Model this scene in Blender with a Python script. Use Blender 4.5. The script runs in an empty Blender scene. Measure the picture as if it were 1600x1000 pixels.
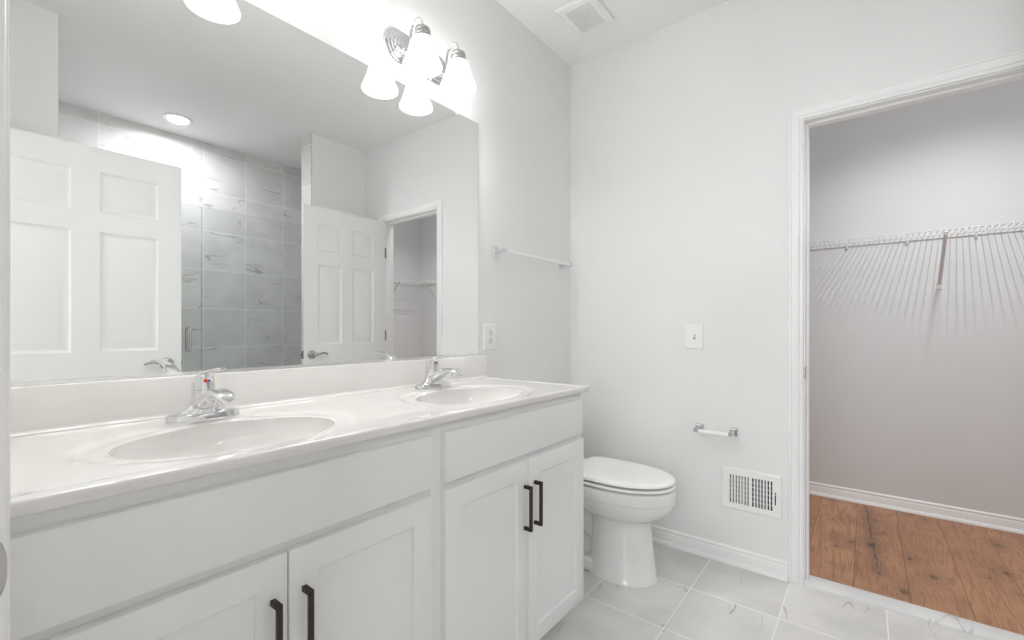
import bpy, bmesh, math, random
from math import sin, cos, pi, radians, sqrt
from mathutils import Vector, Matrix
SC = bpy.context.scene
C = SC.collection
random.seed(4)

# ------------------------------------------------------------------ camera, world, light, exposure
cam_d = bpy.data.cameras.new('camera'); cam = bpy.data.objects.new('camera', cam_d); C.objects.link(cam)
cam_d.sensor_width = 36.0; cam_d.sensor_fit = 'HORIZONTAL'
cam_d.lens = 703.1 * 36.0 / 1600.0
cam_d.shift_y = 14.57 / 1600.0
cam_d.clip_start = 0.02; cam_d.clip_end = 60
cam.location = (0, 0, 1.135)
cam.rotation_euler = (radians(90), 0, radians(38.22 - 90))
SC.camera = cam
W = bpy.data.worlds.new('world'); SC.world = W; W.use_nodes = True
W.node_tree.nodes['Background'].inputs[0].default_value = (0.9, 0.95, 1.0, 1)
W.node_tree.nodes['Background'].inputs[1].default_value = 0.6
SHADE_E, BULB_E, BEDROOM_FILL_W, CLOSET_W, CAN_W = 7.4, 27.0, 24.5, 6.0, 5.2
def area(name, loc, rot, sx, sy, power, col=(1, 1, 1), shape='RECTANGLE'):
    l = bpy.data.lights.new(name, 'AREA'); l.shape = shape; l.size = sx; l.size_y = sy; l.energy = power; l.color = col
    o = bpy.data.objects.new(name, l); C.objects.link(o); o.location = loc; o.rotation_euler = rot
    return o
area('bedroom_fill_light', (-2.53, 0.15, 1.5), (0, radians(-90), 0), 1.5, 1.7, BEDROOM_FILL_W, (0.97, 0.985, 1.0))  # added fill lamp in the unseen bedroom, sends soft light through the doorway
area('closet_lamp_light', (2.82, -0.42, 2.602), (0, 0, 0), 0.52, 0.02, CLOSET_W, (0.97, 0.985, 1.0)).data.spread = radians(142)
area('shower_can_light', (1.118, -1.294, 2.722), (0, 0, 0), 0.13, 0.13, CAN_W, (0.98, 0.985, 1.0), 'DISK').data.spread = radians(172)
vs = SC.view_settings
SC.display_settings.display_device = 'sRGB'
vs.view_transform = 'Standard'; vs.look = 'None'; vs.exposure = 1.00; vs.gamma = 1.0; vs.use_curve_mapping = False
SC.cycles.use_denoising = True
SC.cycles.max_bounces = 16; SC.cycles.diffuse_bounces = 10; SC.cycles.glossy_bounces = 8
SC.cycles.transparent_max_bounces = 16
SC.cycles.caustics_reflective = True; SC.cycles.caustics_refractive = False   # the mirror throws light back into the room
SC.cycles.sample_clamp_indirect = 6.0; SC.cycles.blur_glossy = 0.5

# ------------------------------------------------------------------ key dimensions (metres, camera above the origin)
XB, YW, H = 2.379, 1.419, 2.74          # closet-door wall, mirror wall, ceiling
XL = 0.0215                              # entry wall, bathroom face
XT, YV, ZV = 1.586, 0.859, 0.913         # vanity top: right end, front edge, height
OPL, OPR, OPZ = 0.2146, -0.475, 2.064    # closet opening
EPL, EPR, EPZ = 0.545, -0.275, 2.064     # entry opening
XC, YCL, YCR = 3.73, 1.0, -1.573         # closet walls
YSB = -1.635                             # shower back wall

# ------------------------------------------------------------------ node helpers
class NT:
    def __init__(s, name):
        s.m = bpy.data.materials.new(name); s.m.use_nodes = True
        s.t = s.m.node_tree; s.t.nodes.clear()
        s.out = s.t.nodes.new('ShaderNodeOutputMaterial')
    def n(s, typ, **kw):
        nd = s.t.nodes.new(typ)
        for k, v in kw.items(): setattr(nd, k, v)
        return nd
    def l(s, a, b): s.t.links.new(a, b)
    def math(s, op, a, b=None, c=None):
        nd = s.n('ShaderNodeMath', operation=op)
        for i, v in enumerate((a, b, c)):
            if v is None: continue
            if isinstance(v, (int, float)): nd.inputs[i].default_value = v
            else: s.l(v, nd.inputs[i])
        return nd.outputs[0]
    def mix(s, f, a, b):
        nd = s.n('ShaderNodeMix', data_type='RGBA')
        for i, v in ((0, f), (6, a), (7, b)):
            if isinstance(v, (int, float)): nd.inputs[i].default_value = v
            elif isinstance(v, tuple): nd.inputs[i].default_value = (*v, 1)
            else: s.l(v, nd.inputs[i])
        return nd.outputs[2]
    def ramp(s, v, lo, hi, a=0.0, b=1.0):
        nd = s.n('ShaderNodeMapRange', interpolation_type='SMOOTHSTEP'); s.l(v, nd.inputs[0])
        for i, x in enumerate((lo, hi, a, b)): nd.inputs[i + 1].default_value = x
        return nd.outputs[0]
    def noise(s, vec, scale, detail=2.0, rough=0.5, dist=0.0):
        nd = s.n('ShaderNodeTexNoise'); s.l(vec, nd.inputs['Vector'])
        nd.inputs['Scale'].default_value = scale; nd.inputs['Detail'].default_value = detail
        nd.inputs['Roughness'].default_value = rough; nd.inputs['Distortion'].default_value = dist
        return nd
    def comb(s, x, y, z):
        nd = s.n('ShaderNodeCombineXYZ')
        for i, v in enumerate((x, y, z)):
            if isinstance(v, (int, float)): nd.inputs[i].default_value = v
            else: s.l(v, nd.inputs[i])
        return nd.outputs[0]
    def pos(s):
        tc = s.n('ShaderNodeTexCoord'); sp = s.n('ShaderNodeSeparateXYZ'); s.l(tc.outputs['Object'], sp.inputs[0])
        return tc.outputs['Object'], sp.outputs
    def bsdf(s, col, rough=0.5, metal=0.0, spec=0.5, coat=0.0):
        b = s.n('ShaderNodeBsdfPrincipled')
        if isinstance(col, tuple): b.inputs['Base Color'].default_value = (*col, 1)
        else: s.l(col, b.inputs['Base Color'])
        if isinstance(rough, (int, float)): b.inputs['Roughness'].default_value = rough
        else: s.l(rough, b.inputs['Roughness'])
        b.inputs['Metallic'].default_value = metal
        b.inputs['Specular IOR Level'].default_value = spec
        b.inputs['Coat Weight'].default_value = coat
        s.l(b.outputs[0], s.out.inputs[0])
        return b
    def bump(s, b, h, strength=0.1, dist=0.002):
        nd = s.n('ShaderNodeBump'); nd.inputs['Strength'].default_value = strength; nd.inputs['Distance'].default_value = dist
        s.l(h, nd.inputs['Height']); s.l(nd.outputs[0], b.inputs['Normal'])

def plain(name, col, rough=0.5, metal=0.0, spec=0.5, coat=0.0, vary=0.015, scale=6.0, bump=0.0, bscale=300.0):
    """A finish with a faint procedural mottling so it is never perfectly uniform."""
    t = NT(name); vec, _ = t.pos()
    nz = t.noise(vec, scale, 3.0)
    f = t.ramp(nz.outputs[0], 0.3, 0.7)
    c2 = tuple(max(0.0, c * (1 - 2 * vary)) for c in col)
    b = t.bsdf(t.mix(f, c2, col), rough, metal, spec, coat)
    if bump: t.bump(b, t.noise(vec, bscale, 2.0).outputs[0], bump, 0.001)
    return t.m

def marble(name, u, v, uo, vo, us, vs_, base=(0.70, 0.69, 0.675), base2=(0.60, 0.595, 0.585), grout=(0.80, 0.79, 0.77), rough=0.25, groutw=0.0034, vein=0.80, veinw=0.014):
    t = NT(name); vec, ax = t.pos()
    U = t.math('DIVIDE', t.math('SUBTRACT', ax['XYZ'.index(u)], uo), us)
    V = t.math('DIVIDE', t.math('SUBTRACT', ax['XYZ'.index(v)], vo), vs_)
    iu, iv = t.math('FLOOR', U), t.math('FLOOR', V)
    fu, fv = t.math('SUBTRACT', U, iu), t.math('SUBTRACT', V, iv)
    # grout mask from distance to the tile edge
    du = t.math('MULTIPLY', t.math('MINIMUM', fu, t.math('SUBTRACT', 1.0, fu)), us)
    dv = t.math('MULTIPLY', t.math('MINIMUM', fv, t.math('SUBTRACT', 1.0, fv)), vs_)
    d = t.math('MINIMUM', du, dv)
    g = t.ramp(d, groutw * 0.5, groutw * 0.5 + 0.0008, 1.0, 0.0)
    wn = t.n('ShaderNodeTexWhiteNoise', noise_dimensions='3D'); t.l(t.comb(iu, iv, 3.7), wn.inputs[0])
    off = t.n('ShaderNodeVectorMath', operation='SCALE'); t.l(wn.outputs['Color'], off.inputs[0]); off.inputs['Scale'].default_value = 37.0
    uv = t.comb(t.math('MULTIPLY', fu, us), t.math('MULTIPLY', fv, vs_), 0.0)
    add = t.n('ShaderNodeVectorMath', operation='ADD'); t.l(uv, add.inputs[0]); t.l(off.outputs[0], add.inputs[1])
    warp = t.noise(add.outputs[0], 6.0, 4.0, 0.6)
    wv = t.n('ShaderNodeVectorMath', operation='MULTIPLY_ADD'); t.l(warp.outputs['Color'], wv.inputs[0])
    wv.inputs[1].default_value = (0.035, 0.035, 0.035); t.l(add.outputs[0], wv.inputs[2])
    # diagonal veins: thin level sets of a stretched noise
    mp = t.n('ShaderNodeMapping'); t.l(wv.outputs[0], mp.inputs[0])
    mp.inputs['Rotation'].default_value = (0, 0, radians(52)); mp.inputs['Scale'].default_value = (0.75, 3.0, 1.0)
    n1 = t.noise(mp.outputs[0], 2.3, 2.0, 0.45)
    lv = t.math('ABSOLUTE', t.math('SUBTRACT', n1.outputs[0], 0.5))
    thin = t.ramp(lv, 0.0, veinw, 1.0, 0.0)
    gate = t.ramp(t.noise(add.outputs[0], 5.0, 2.0).outputs[0], 0.48, 0.68)
    n2 = t.noise(wv.outputs[0], 9.0, 3.0, 0.6)
    fine = t.math('MULTIPLY', t.ramp(t.math('ABSOLUTE', t.math('SUBTRACT', n2.outputs[0], 0.46)), 0.0, 0.02, 1.0, 0.0), 0.16)
    veins = t.math('ADD', t.math('MULTIPLY', t.math('MULTIPLY', thin, gate), vein), t.math('MULTIPLY', fine, gate))
    cloud = t.ramp(t.noise(wv.outputs[0], 4.0, 3.0, 0.55).outputs[0], 0.35, 0.68)
    tone = t.mix(t.math('MULTIPLY', wn.outputs['Value'], 0.35), t.mix(cloud, base2, base), tuple(c * 0.93 for c in base))
    col = t.mix(t.math('MINIMUM', veins, 0.8), tone, (0.33, 0.32, 0.315))
    col = t.mix(g, col, grout)
    b = t.bsdf(col, t.math('ADD', t.math('MULTIPLY', g, 0.5), rough))
    t.bump(b, t.math('SUBTRACT', 1.0, g), 0.35, 0.001)
    return t.m

KNOTS = ((3.009, 0.061, 0.011), (2.906, 0.124, 0.008), (3.029, -0.019, 0.019), (2.965, -0.168, 0.013), (2.577, -0.128, 0.02), (2.813, -0.242, 0.016), (3.441, -0.543, 0.014), (3.065, -0.51, 0.014), (2.963, -0.443, 0.009), (3.437, -0.043, 0.009), (3.242, -0.074, 0.009), (3.636, -0.274, 0.009))
def wood(name):
    """Wide rustic oak planks running along X, seams every 0.19 m, grain flowing round knots, one long split."""
    t = NT(name); vec, ax = t.pos()
    V = t.math('DIVIDE', t.math('SUBTRACT', ax[1], 0.045), 0.1905)
    iv = t.math('FLOOR', V); fv = t.math('SUBTRACT', V, iv)
    d = t.math('MULTIPLY', t.math('MINIMUM', fv, t.math('SUBTRACT', 1.0, fv)), 0.1905)
    seam = t.ramp(d, 0.0004, 0.0018, 1.0, 0.0)
    wn = t.n('ShaderNodeTexWhiteNoise', noise_dimensions='1D'); t.l(iv, wn.inputs['W']); rnd = wn.outputs['Value']
    field, core = None, None
    for kx, ky, kr in KNOTS:
        dx = t.math('MULTIPLY', t.math('SUBTRACT', ax[0], kx), 0.62); dy = t.math('SUBTRACT', ax[1], ky)
        dd = t.math('SQRT', t.math('ADD', t.math('MULTIPLY', dx, dx), t.math('MULTIPLY', dy, dy)))
        f = t.ramp(dd, 0.0, kr * 5.5, 1.0, 0.0); c = t.ramp(dd, kr * 0.2, kr * 1.3, 1.0, 0.0)
        field = f if field is None else t.math('ADD', field, f); core = c if core is None else t.math('MAXIMUM', core, c)
    px = t.math('ADD', ax[0], t.math('MULTIPLY', rnd, 23.0))
    p = t.comb(px, ax[1], t.math('MULTIPLY', rnd, 11.0))
    mp = t.n('ShaderNodeMapping'); t.l(p, mp.inputs[0]); mp.inputs['Scale'].default_value = (0.8, 9.0, 1.0)
    big = t.noise(mp.outputs[0], 1.0, 2.0, 0.5, 0.4).outputs[0]
    ph = t.math('ADD', t.math('MULTIPLY', big, 13.0), t.math('MULTIPLY', field, 3.2))
    ph = t.math('ADD', ph, t.math('MULTIPLY', t.noise(p, 30.0, 2.0).outputs[0], 0.25))
    rings = t.math('ABSOLUTE', t.math('SUBTRACT', t.math('FRACT', ph), 0.5))
    ringd = t.ramp(rings, 0.22, 0.5)
    mp2 = t.n('ShaderNodeMapping'); t.l(p, mp2.inputs[0]); mp2.inputs['Scale'].default_value = (11.0, 260.0, 1.0)
    fib = t.ramp(t.noise(mp2.outputs[0], 1.0, 2.0, 0.6).outputs[0], 0.32, 0.70)
    blot = t.ramp(t.noise(p, 4.2, 4.0, 0.62).outputs[0], 0.38, 0.68)
    col = t.mix(rnd, (0.430, 0.222, 0.122), (0.575, 0.318, 0.185))
    col = t.mix(t.math('MULTIPLY', blot, 0.75), col, (0.300, 0.152, 0.092))
    col = t.mix(t.math('MULTIPLY', t.math('MINIMUM', field, 1.0), 0.62), col, (0.225, 0.122, 0.086))
    col = t.mix(t.math('MULTIPLY', ringd, 0.55), col, (0.215, 0.105, 0.060))
    col = t.mix(t.math('MULTIPLY', fib, 0.34), col, (0.636, 0.352, 0.202))
    # the long open split in the second plank and its dark stain
    wob = t.math('MULTIPLY', t.math('SUBTRACT', t.noise(t.comb(ax[0], 0.0, 0.0), 11.0, 4.0, 0.6).outputs[0], 0.5), 0.030)
    cy = t.math('ADD', t.math('SUBTRACT', 0.002, t.math('MULTIPLY', t.math('SUBTRACT', 3.65, ax[0]), 0.050)), wob)
    cd = t.math('ABSOLUTE', t.math('SUBTRACT', ax[1], cy))
    wid = t.math('MULTIPLY', t.ramp(t.noise(t.comb(ax[0], 2.0, 0.0), 14.0, 3.0).outputs[0], 0.38, 0.75), 0.0095)
    rng = t.math('MULTIPLY', t.ramp(ax[0], 2.62, 2.72), t.ramp(ax[0], 3.60, 3.70, 1.0, 0.0))
    crack = t.math('MULTIPLY', t.math('LESS_THAN', cd, wid), rng)
    stain = t.math('MULTIPLY', t.ramp(cd, 0.0, 0.055, 1.0, 0.0), rng)
    col = t.mix(t.math('MULTIPLY', stain, 0.45), col, (0.16, 0.095, 0.075))
    dark = t.math('MINIMUM', t.math('ADD', t.math('MULTIPLY', core, 0.72), t.math('MULTIPLY', crack, 0.72)), 0.9)
    col = t.mix(dark, col, (0.075, 0.042, 0.032))
    col = t.mix(t.math('MULTIPLY', seam, 0.8), col, (0.07, 0.038, 0.024))
    b = t.bsdf(col, 0.45, spec=0.35)
    t.bump(b, t.math('SUBTRACT', fib, t.math('MULTIPLY', t.math('ADD', seam, crack), 3.0)), 0.15, 0.0006)
    return t.m

def glow(name, col, strength, rough=0.3, base=(0.9, 0.9, 0.88)):
    t = NT(name); vec, _ = t.pos()
    b = t.bsdf(base, rough)
    f = t.ramp(t.noise(vec, 30.0, 3.0).outputs[0], 0.3, 0.7, 0.93, 1.0)
    b.inputs['Emission Color'].default_value = (*col, 1)
    t.l(t.math('MULTIPLY', f, strength), b.inputs['Emission Strength'])
    return t.m

def clear_glass(name, tint, refl=0.09):
    t = NT(name)
    tr = t.n('ShaderNodeBsdfTransparent'); tr.inputs[0].default_value = (*tint, 1)
    gl = t.n('ShaderNodeBsdfGlossy'); gl.inputs['Roughness'].default_value = 0.0
    lw = t.n('ShaderNodeLayerWeight'); lw.inputs['Blend'].default_value = 0.12
    f = t.math('MINIMUM', t.math('ADD', t.math('MULTIPLY', lw.outputs['Fresnel'], 0.9), refl * 0.2), 1.0)
    mx = t.n('ShaderNodeMixShader'); t.l(f, mx.inputs[0]); t.l(tr.outputs[0], mx.inputs[1]); t.l(gl.outputs[0], mx.inputs[2])
    t.l(mx.outputs[0], t.out.inputs[0])
    return t.m

M = {}
M['paint'] = plain('wall_paint', (0.838, 0.838, 0.836), 0.6, spec=0.3, vary=0.006, scale=2.0, bump=0.05, bscale=220)
M['ceil'] = plain('ceiling_paint', (0.90, 0.90, 0.898), 0.85, spec=0.2, vary=0.005, scale=2.0)
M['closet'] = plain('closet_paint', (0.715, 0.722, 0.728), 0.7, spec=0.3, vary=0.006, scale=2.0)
M['trim'] = plain('trim_paint', (0.885, 0.885, 0.883), 0.32, vary=0.004)
M['door'] = plain('door_paint', (0.85, 0.855, 0.845), 0.38, vary=0.004)
M['cab'] = plain('cabinet_lacquer', (0.83, 0.83, 0.828), 0.36, vary=0.004)
M['top'] = plain('cultured_marble', (0.79, 0.773, 0.759), 0.09, coat=0.4, vary=0.006)
M['china'] = plain('glazed_china', (0.83, 0.83, 0.825), 0.08, coat=0.3, vary=0.003)
M['seat'] = plain('seat_plastic', (0.86, 0.855, 0.845), 0.22, vary=0.003)
M['plastic'] = plain('white_plastic', (0.88, 0.88, 0.87), 0.3, vary=0.003)
M['ivory'] = plain('pale_device_plastic', (0.80, 0.80, 0.78), 0.35, vary=0.003)
M['chrome'] = plain('chrome', (0.78, 0.78, 0.79), 0.05, 1.0, vary=0.005)
M['nickel'] = plain('satin_nickel', (0.52, 0.50, 0.48), 0.26, 1.0, vary=0.03, scale=40)
M['alu'] = plain('satin_aluminium', (0.90, 0.90, 0.90), 0.28, 1.0, vary=0.01)
M['cup'] = plain('brushed_nickel', (0.56, 0.55, 0.54), 0.32, 1.0, vary=0.02, scale=40)
M['bronze'] = plain('dark_bronze', (0.060, 0.046, 0.042), 0.42, 0.55, vary=0.12, scale=60)
M['dark'] = plain('duct_shade_dark', (0.035, 0.035, 0.04), 0.8, vary=0.05)
M["slot"] = plain("slot_shadow_grey", (0.10, 0.10, 0.105), 0.7, vary=0.05)
M['red'] = plain('red_enamel', (0.75, 0.06, 0.03), 0.25, vary=0.02)
M['blue'] = plain('blue_enamel', (0.05, 0.12, 0.6), 0.25, vary=0.02)
M['wire'] = plain('white_wire_shade_grey', (0.66, 0.655, 0.65), 0.4, vary=0.005)  # white coating greyed, shade of the backlit wires put into the colour
M['brace'] = plain('grey_white_steel', (0.66, 0.645, 0.635), 0.45, vary=0.01)
M['carpet'] = plain('beige_carpet', (0.55, 0.50, 0.44), 0.95, spec=0.1, vary=0.08, scale=200)
M['floor'] = marble('floor_marble_tile', 'X', 'Y', 2.0345, 0.605, 0.3365, 0.3345)
M['tile_x'] = marble('shower_tile_back', 'X', 'Z', 1.393, 1.314, 0.3345, 0.3345, grout=(0.88, 0.875, 0.87), base=(0.76, 0.752, 0.748), base2=(0.66, 0.652, 0.648), vein=0.9, veinw=0.018)
M['tile_y'] = marble('shower_tile_side', 'Y', 'Z', -1.635, 1.314, 0.3345, 0.3345, grout=(0.88, 0.875, 0.87), base=(0.76, 0.752, 0.748), base2=(0.66, 0.652, 0.648), vein=0.9, veinw=0.018)
M['saddle'] = marble('marble_saddle', 'X', 'Y', 0.11, 0.33, 5.0, 7.0, base=(0.78, 0.78, 0.775), base2=(0.68, 0.68, 0.68), rough=0.2, vein=0.4)
M['wood'] = wood('oak_planks')
M['shade'] = glow('lit_frosted_glass', (1.0, 0.995, 0.985), SHADE_E)
M['bulb'] = glow('lit_bulb', (1.0, 0.99, 0.975), BULB_E)
M['lens'] = glow('lit_lens', (1.0, 0.98, 0.96), 6.0)
M['dome'] = glow('lit_dome', (0.98, 0.99, 1.0), 1.0)
M['glass'] = clear_glass('shower_glass', (0.955, 0.972, 0.970))
M['clear'] = clear_glass('clear_plastic', (0.93, 0.93, 0.93), 0.3)
t = NT('mirror_silver'); g_ = t.n('ShaderNodeBsdfGlossy'); g_.inputs['Roughness'].default_value = 0.0
g_.inputs['Color'].default_value = (0.945, 0.957, 0.95, 1); t.l(g_.outputs[0], t.out.inputs[0]); M['mirror'] = t.m
t = NT('polished_glass_edge'); t.bsdf((0.40, 0.45, 0.43), 0.15); M['gedge'] = t.m

# ------------------------------------------------------------------ mesh helpers
def box(bm, x0, x1, y0, y1, z0, z1, bev=0.0, seg=2):
    vs_ = [bm.verts.new((x, y, z)) for x in (x0, x1) for y in (y0, y1) for z in (z0, z1)]
    fs = [bm.faces.new([vs_[i] for i in q]) for q in ((0, 1, 3, 2), (4, 6, 7, 5), (0, 4, 5, 1), (2, 3, 7, 6), (0, 2, 6, 4), (1, 5, 7, 3))]
    if bev > 0:
        es = list({e for f in fs for e in f.edges})
        bmesh.ops.bevel(bm, geom=es, offset=bev, segments=seg, affect='EDGES', profile=0.5)

def frames(pts):
    n = len(pts); T = []
    for i in range(n):
        a = pts[max(0, i - 1)]; b = pts[min(n - 1, i + 1)]
        T.append((b - a).normalized())
    up = Vector((0, 0, 1)) if abs(T[0].z) < 0.9 else Vector((1, 0, 0))
    N = [(up - T[0] * up.dot(T[0])).normalized()]
    for i in range(1, n):
        v = N[-1] - T[i] * N[-1].dot(T[i])
        N.append(v.normalized() if v.length > 1e-8 else N[-1])
    return T, N

def loft(bm, rings, cap0=True, cap1=True, closed=True):
    """rings: lists of equal-length point lists."""
    R = [[bm.verts.new(p) for p in r] for r in rings]
    n = len(R[0])
    for a, b in zip(R, R[1:]):
        for i in range(n if closed else n - 1):
            j = (i + 1) % n
            try: bm.faces.new((a[i], a[j], b[j], b[i]))
            except ValueError: pass
    if cap0: bm.faces.new(list(reversed(R[0])))
    if cap1: bm.faces.new(R[-1])
    return R

def tube(bm, pts, r, seg=10, cap=True, squash=None):
    pts = [Vector(p) for p in pts]; T, N = frames(pts); rr = []
    for i, p in enumerate(pts):
        B = T[i].cross(N[i]); ri = r[i] if isinstance(r, (list, tuple)) else r
        q = squash[i] if squash else 1.0
        rr.append([p + (N[i] * cos(2 * pi * k / seg) * q + B * sin(2 * pi * k / seg)) * ri for k in range(seg)])
    loft(bm, rr, cap, cap)

def smooth_path(pts, n=6):
    pts = [Vector(p) for p in pts]; out = []
    for i in range(len(pts) - 1):
        p0 = pts[max(0, i - 1)]; p1 = pts[i]; p2 = pts[i + 1]; p3 = pts[min(len(pts) - 1, i + 2)]
        for k in range(n):
            t_ = k / n
            out.append(0.5 * ((2 * p1) + (p2 - p0) * t_ + (2 * p0 - 5 * p1 + 4 * p2 - p3) * t_ ** 2 + (3 * p1 - p0 - 3 * p2 + p3) * t_ ** 3))
    out.append(pts[-1]); return out

def lathe(bm, prof, c, axis='Z', seg=40, caps=True):
    """prof: (radius, offset along axis)."""
    rr = []
    for r, h_ in prof:
        ring = []
        for k in range(seg):
            a = 2 * pi * k / seg; u, v = r * cos(a), r * sin(a)
            if axis == 'Z': p = (c[0] + u, c[1] + v, c[2] + h_)
            elif axis == 'Y': p = (c[0] + u, c[1] + h_, c[2] + v)
            else: p = (c[0] + h_, c[1] + u, c[2] + v)
            ring.append(p)
        rr.append(ring)
    loft(bm, rr, caps, caps)

def extrude(bm, prof, a, b, out, up=(0, 0, 1)):
    """Profile (outwards, upwards) swept straight from a to b."""
    a, b, out, up = Vector(a), Vector(b), Vector(out), Vector(up)
    loft(bm, [[p + out * u + up * v for u, v in prof] for p in (a, b)])

def obj(name, bm, mat, parent=None, sharp=35.0, flat=False):
    bmesh.ops.remove_doubles(bm, verts=bm.verts, dist=1e-6)
    bmesh.ops.recalc_face_normals(bm, faces=bm.faces)
    me = bpy.data.meshes.new(name); bm.to_mesh(me); bm.free()
    for p in me.polygons: p.use_smooth = not flat
    if not flat: me.set_sharp_from_angle(angle=radians(sharp))
    for m in (mat if isinstance(mat, (list, tuple)) else [mat]): me.materials.append(M[m])
    o = bpy.data.objects.new(name, me); C.objects.link(o)
    if parent is not None:
        o.parent = parent; w = world_of(parent)
        o.location = (-w[0], -w[1], -w[2])
    return o
def world_of(o):
    v = Vector(o.location)
    while o.parent is not None: o = o.parent; v = v + Vector(o.location)
    return v
def new(): return bmesh.new()
def bx(name, mat, parent, *dims, bev=0.0, seg=2):
    bm = new(); box(bm, *dims, bev=bev, seg=seg); return obj(name, bm, mat, parent)
def tag(o, label=None, cat=None, group=None, kind=None):
    if label: o['label'] = label
    if cat: o['category'] = cat
    if group: o['group'] = group
    if kind: o['kind'] = kind
    return o
def thing(name, label, cat, loc, group=None, kind=None):
    o = bpy.data.objects.new(name, None); C.objects.link(o); o.location = loc; o.empty_display_size = 0.05
    return tag(o, label, cat, group, kind)
def struct(name, bm, mat, label=None, cat=None, sharp=35.0):
    return tag(obj(name, bm, mat, None, sharp), label, cat, None, 'structure')
def copy_thing(o, d, label):
    """A copy of a thing with its parts and sub-parts, moved by d."""
    c = o.copy(); C.objects.link(c); c.location = Vector(o.location) + Vector(d); c['label'] = label
    def kids(src, dst):
        for ch in [q for q in bpy.data.objects if q.parent == src]:
            k = ch.copy(); C.objects.link(k); k.parent = dst; kids(ch, k)
    kids(o, c); return c

# ------------------------------------------------------------------ the setting
WT = 0.11
bm = new(); box(bm, -0.095, XB + 0.055, YSB - 0.05, YW, -0.06, 0.0)
struct('floor', bm, 'floor', 'pale marble tile floor of the bathroom', 'floor')
bm = new(); box(bm, XB + 0.055, XC + 0.1, YCR - 0.1, YCL + 0.1, -0.06, 0.0)
struct('floor_closet', bm, 'wood', 'brown oak plank floor of the closet', 'floor')
bm = new(); box(bm, -0.1, XB + WT, YSB - 0.1, YW + 0.1, H, H + 0.08)
struct('ceiling', bm, 'ceil', 'white bathroom ceiling', 'ceiling')
bm = new(); box(bm, XB + WT, XC + 0.1, YCR - 0.1, YCL + 0.1, H - 0.06, H + 0.02)
struct('ceiling_closet', bm, 'ceil', 'white closet ceiling', 'ceiling')
bm = new(); box(bm, -0.1, XB + WT, YW, YW + 0.1, -0.06, H)
struct('wall_left', bm, 'paint', 'light grey wall carrying the long mirror', 'wall')
bm = new()
J = 0.02
box(bm, XB, XB + WT, OPL + J, YW, 0, H); box(bm, XB, XB + WT, YSB - 0.1, OPR - J, 0, H); box(bm, XB, XB + WT, OPR - J, OPL + J, OPZ + J, H)
struct('wall_back', bm, 'paint', 'light grey wall with the closet doorway and toilet', 'wall')
bm = new()
box(bm, -0.095, XL, EPL + J, YW, 0, H); box(bm, -0.095, XL, YSB - 0.1, EPR - J, 0, H); box(bm, -0.095, XL, EPR - J, EPL + J, EPZ + J, H)
box(bm, XL, 0.371, YSB - 0.1, -0.404, 0, H)
struct('wall_entry', bm, 'paint', 'wall with the entry doorway, boxed out beside the shower', 'wall')
bm = new(); box(bm, 0.371, XB, YSB - 0.1, YSB - 0.012, 0, H)
struct('wall_right', bm, 'paint', 'wall behind the shower tiles', 'wall')
bm = new(); box(bm, 1.889, XB, -0.895, -0.751, 0, H)
struct('wall_stub', bm, 'paint', 'short white wall beside the shower opening', 'wall')
# tiled shower faces
bm = new(); box(bm, 0.371, XB, YSB - 0.012, YSB, 0, H)
struct('wall_shower_back', bm, 'tile_x', 'grey marble tiles on the back of the shower', 'tiles')
bm = new(); box(bm, 0.371, 0.381, YSB, -0.80, 0, H)
struct('wall_shower_left', bm, 'tile_y', 'grey marble tiles at the near end of the shower', 'tiles')
bm = new(); box(bm, XB - 0.01, XB, YSB, -0.907, 0, H)
struct('wall_shower_right', bm, 'tile_y', 'grey marble tiles at the far end of the shower', 'tiles')
bm = new(); box(bm, 1.877, 1.889, -0.907, -0.751, 0, H); box(bm, 1.889, XB - 0.01, -0.907, -0.895, 0, H)
struct('wall_shower_end', bm, 'tile_y', 'tiled end of the short wall by the shower', 'tiles')
bm = new(); box(bm, 0.381, 1.877, -0.90, -0.76, 0, 0.10, 0.004)
struct('trim_shower_curb', bm, 'saddle', 'marble curb under the shower glass', 'curb')
# closet
bm = new(); box(bm, XC, XC + 0.1, YCR - 0.1, YCL + 0.1, 0, H)
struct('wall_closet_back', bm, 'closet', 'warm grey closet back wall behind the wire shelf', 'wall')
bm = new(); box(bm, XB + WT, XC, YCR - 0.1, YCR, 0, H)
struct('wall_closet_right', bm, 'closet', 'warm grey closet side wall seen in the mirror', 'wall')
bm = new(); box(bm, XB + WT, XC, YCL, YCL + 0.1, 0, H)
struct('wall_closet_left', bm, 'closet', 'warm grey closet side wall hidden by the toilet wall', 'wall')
# bedroom behind the camera
bm = new(); box(bm, -2.7, -0.095, -2.0, 2.4, -0.06, 0.0); struct('floor_bedroom', bm, 'carpet', 'beige carpet behind the camera', 'floor')
bm = new(); box(bm, -2.7, -0.1, -2.0, 2.4, H, H + 0.08); struct('ceiling_bedroom', bm, 'ceil', 'white ceiling behind the camera', 'ceiling')
bm = new(); box(bm, -2.7, -2.6, -2.0, 2.4, 0, H); struct('wall_bedroom', bm, 'paint', 'wall opposite the entry doorway', 'wall')
bm = new(); box(bm, -2.6, -0.1, -2.1, -2.0, 0, H); struct('wall_bedroom_right', bm, 'paint', 'bedroom side wall by the shower end', 'wall')
bm = new(); box(bm, -2.6, -0.1, 2.4, 2.5, 0, H); struct('wall_bedroom_left', bm, 'paint', 'bedroom side wall by the vanity end', 'wall')

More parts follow.
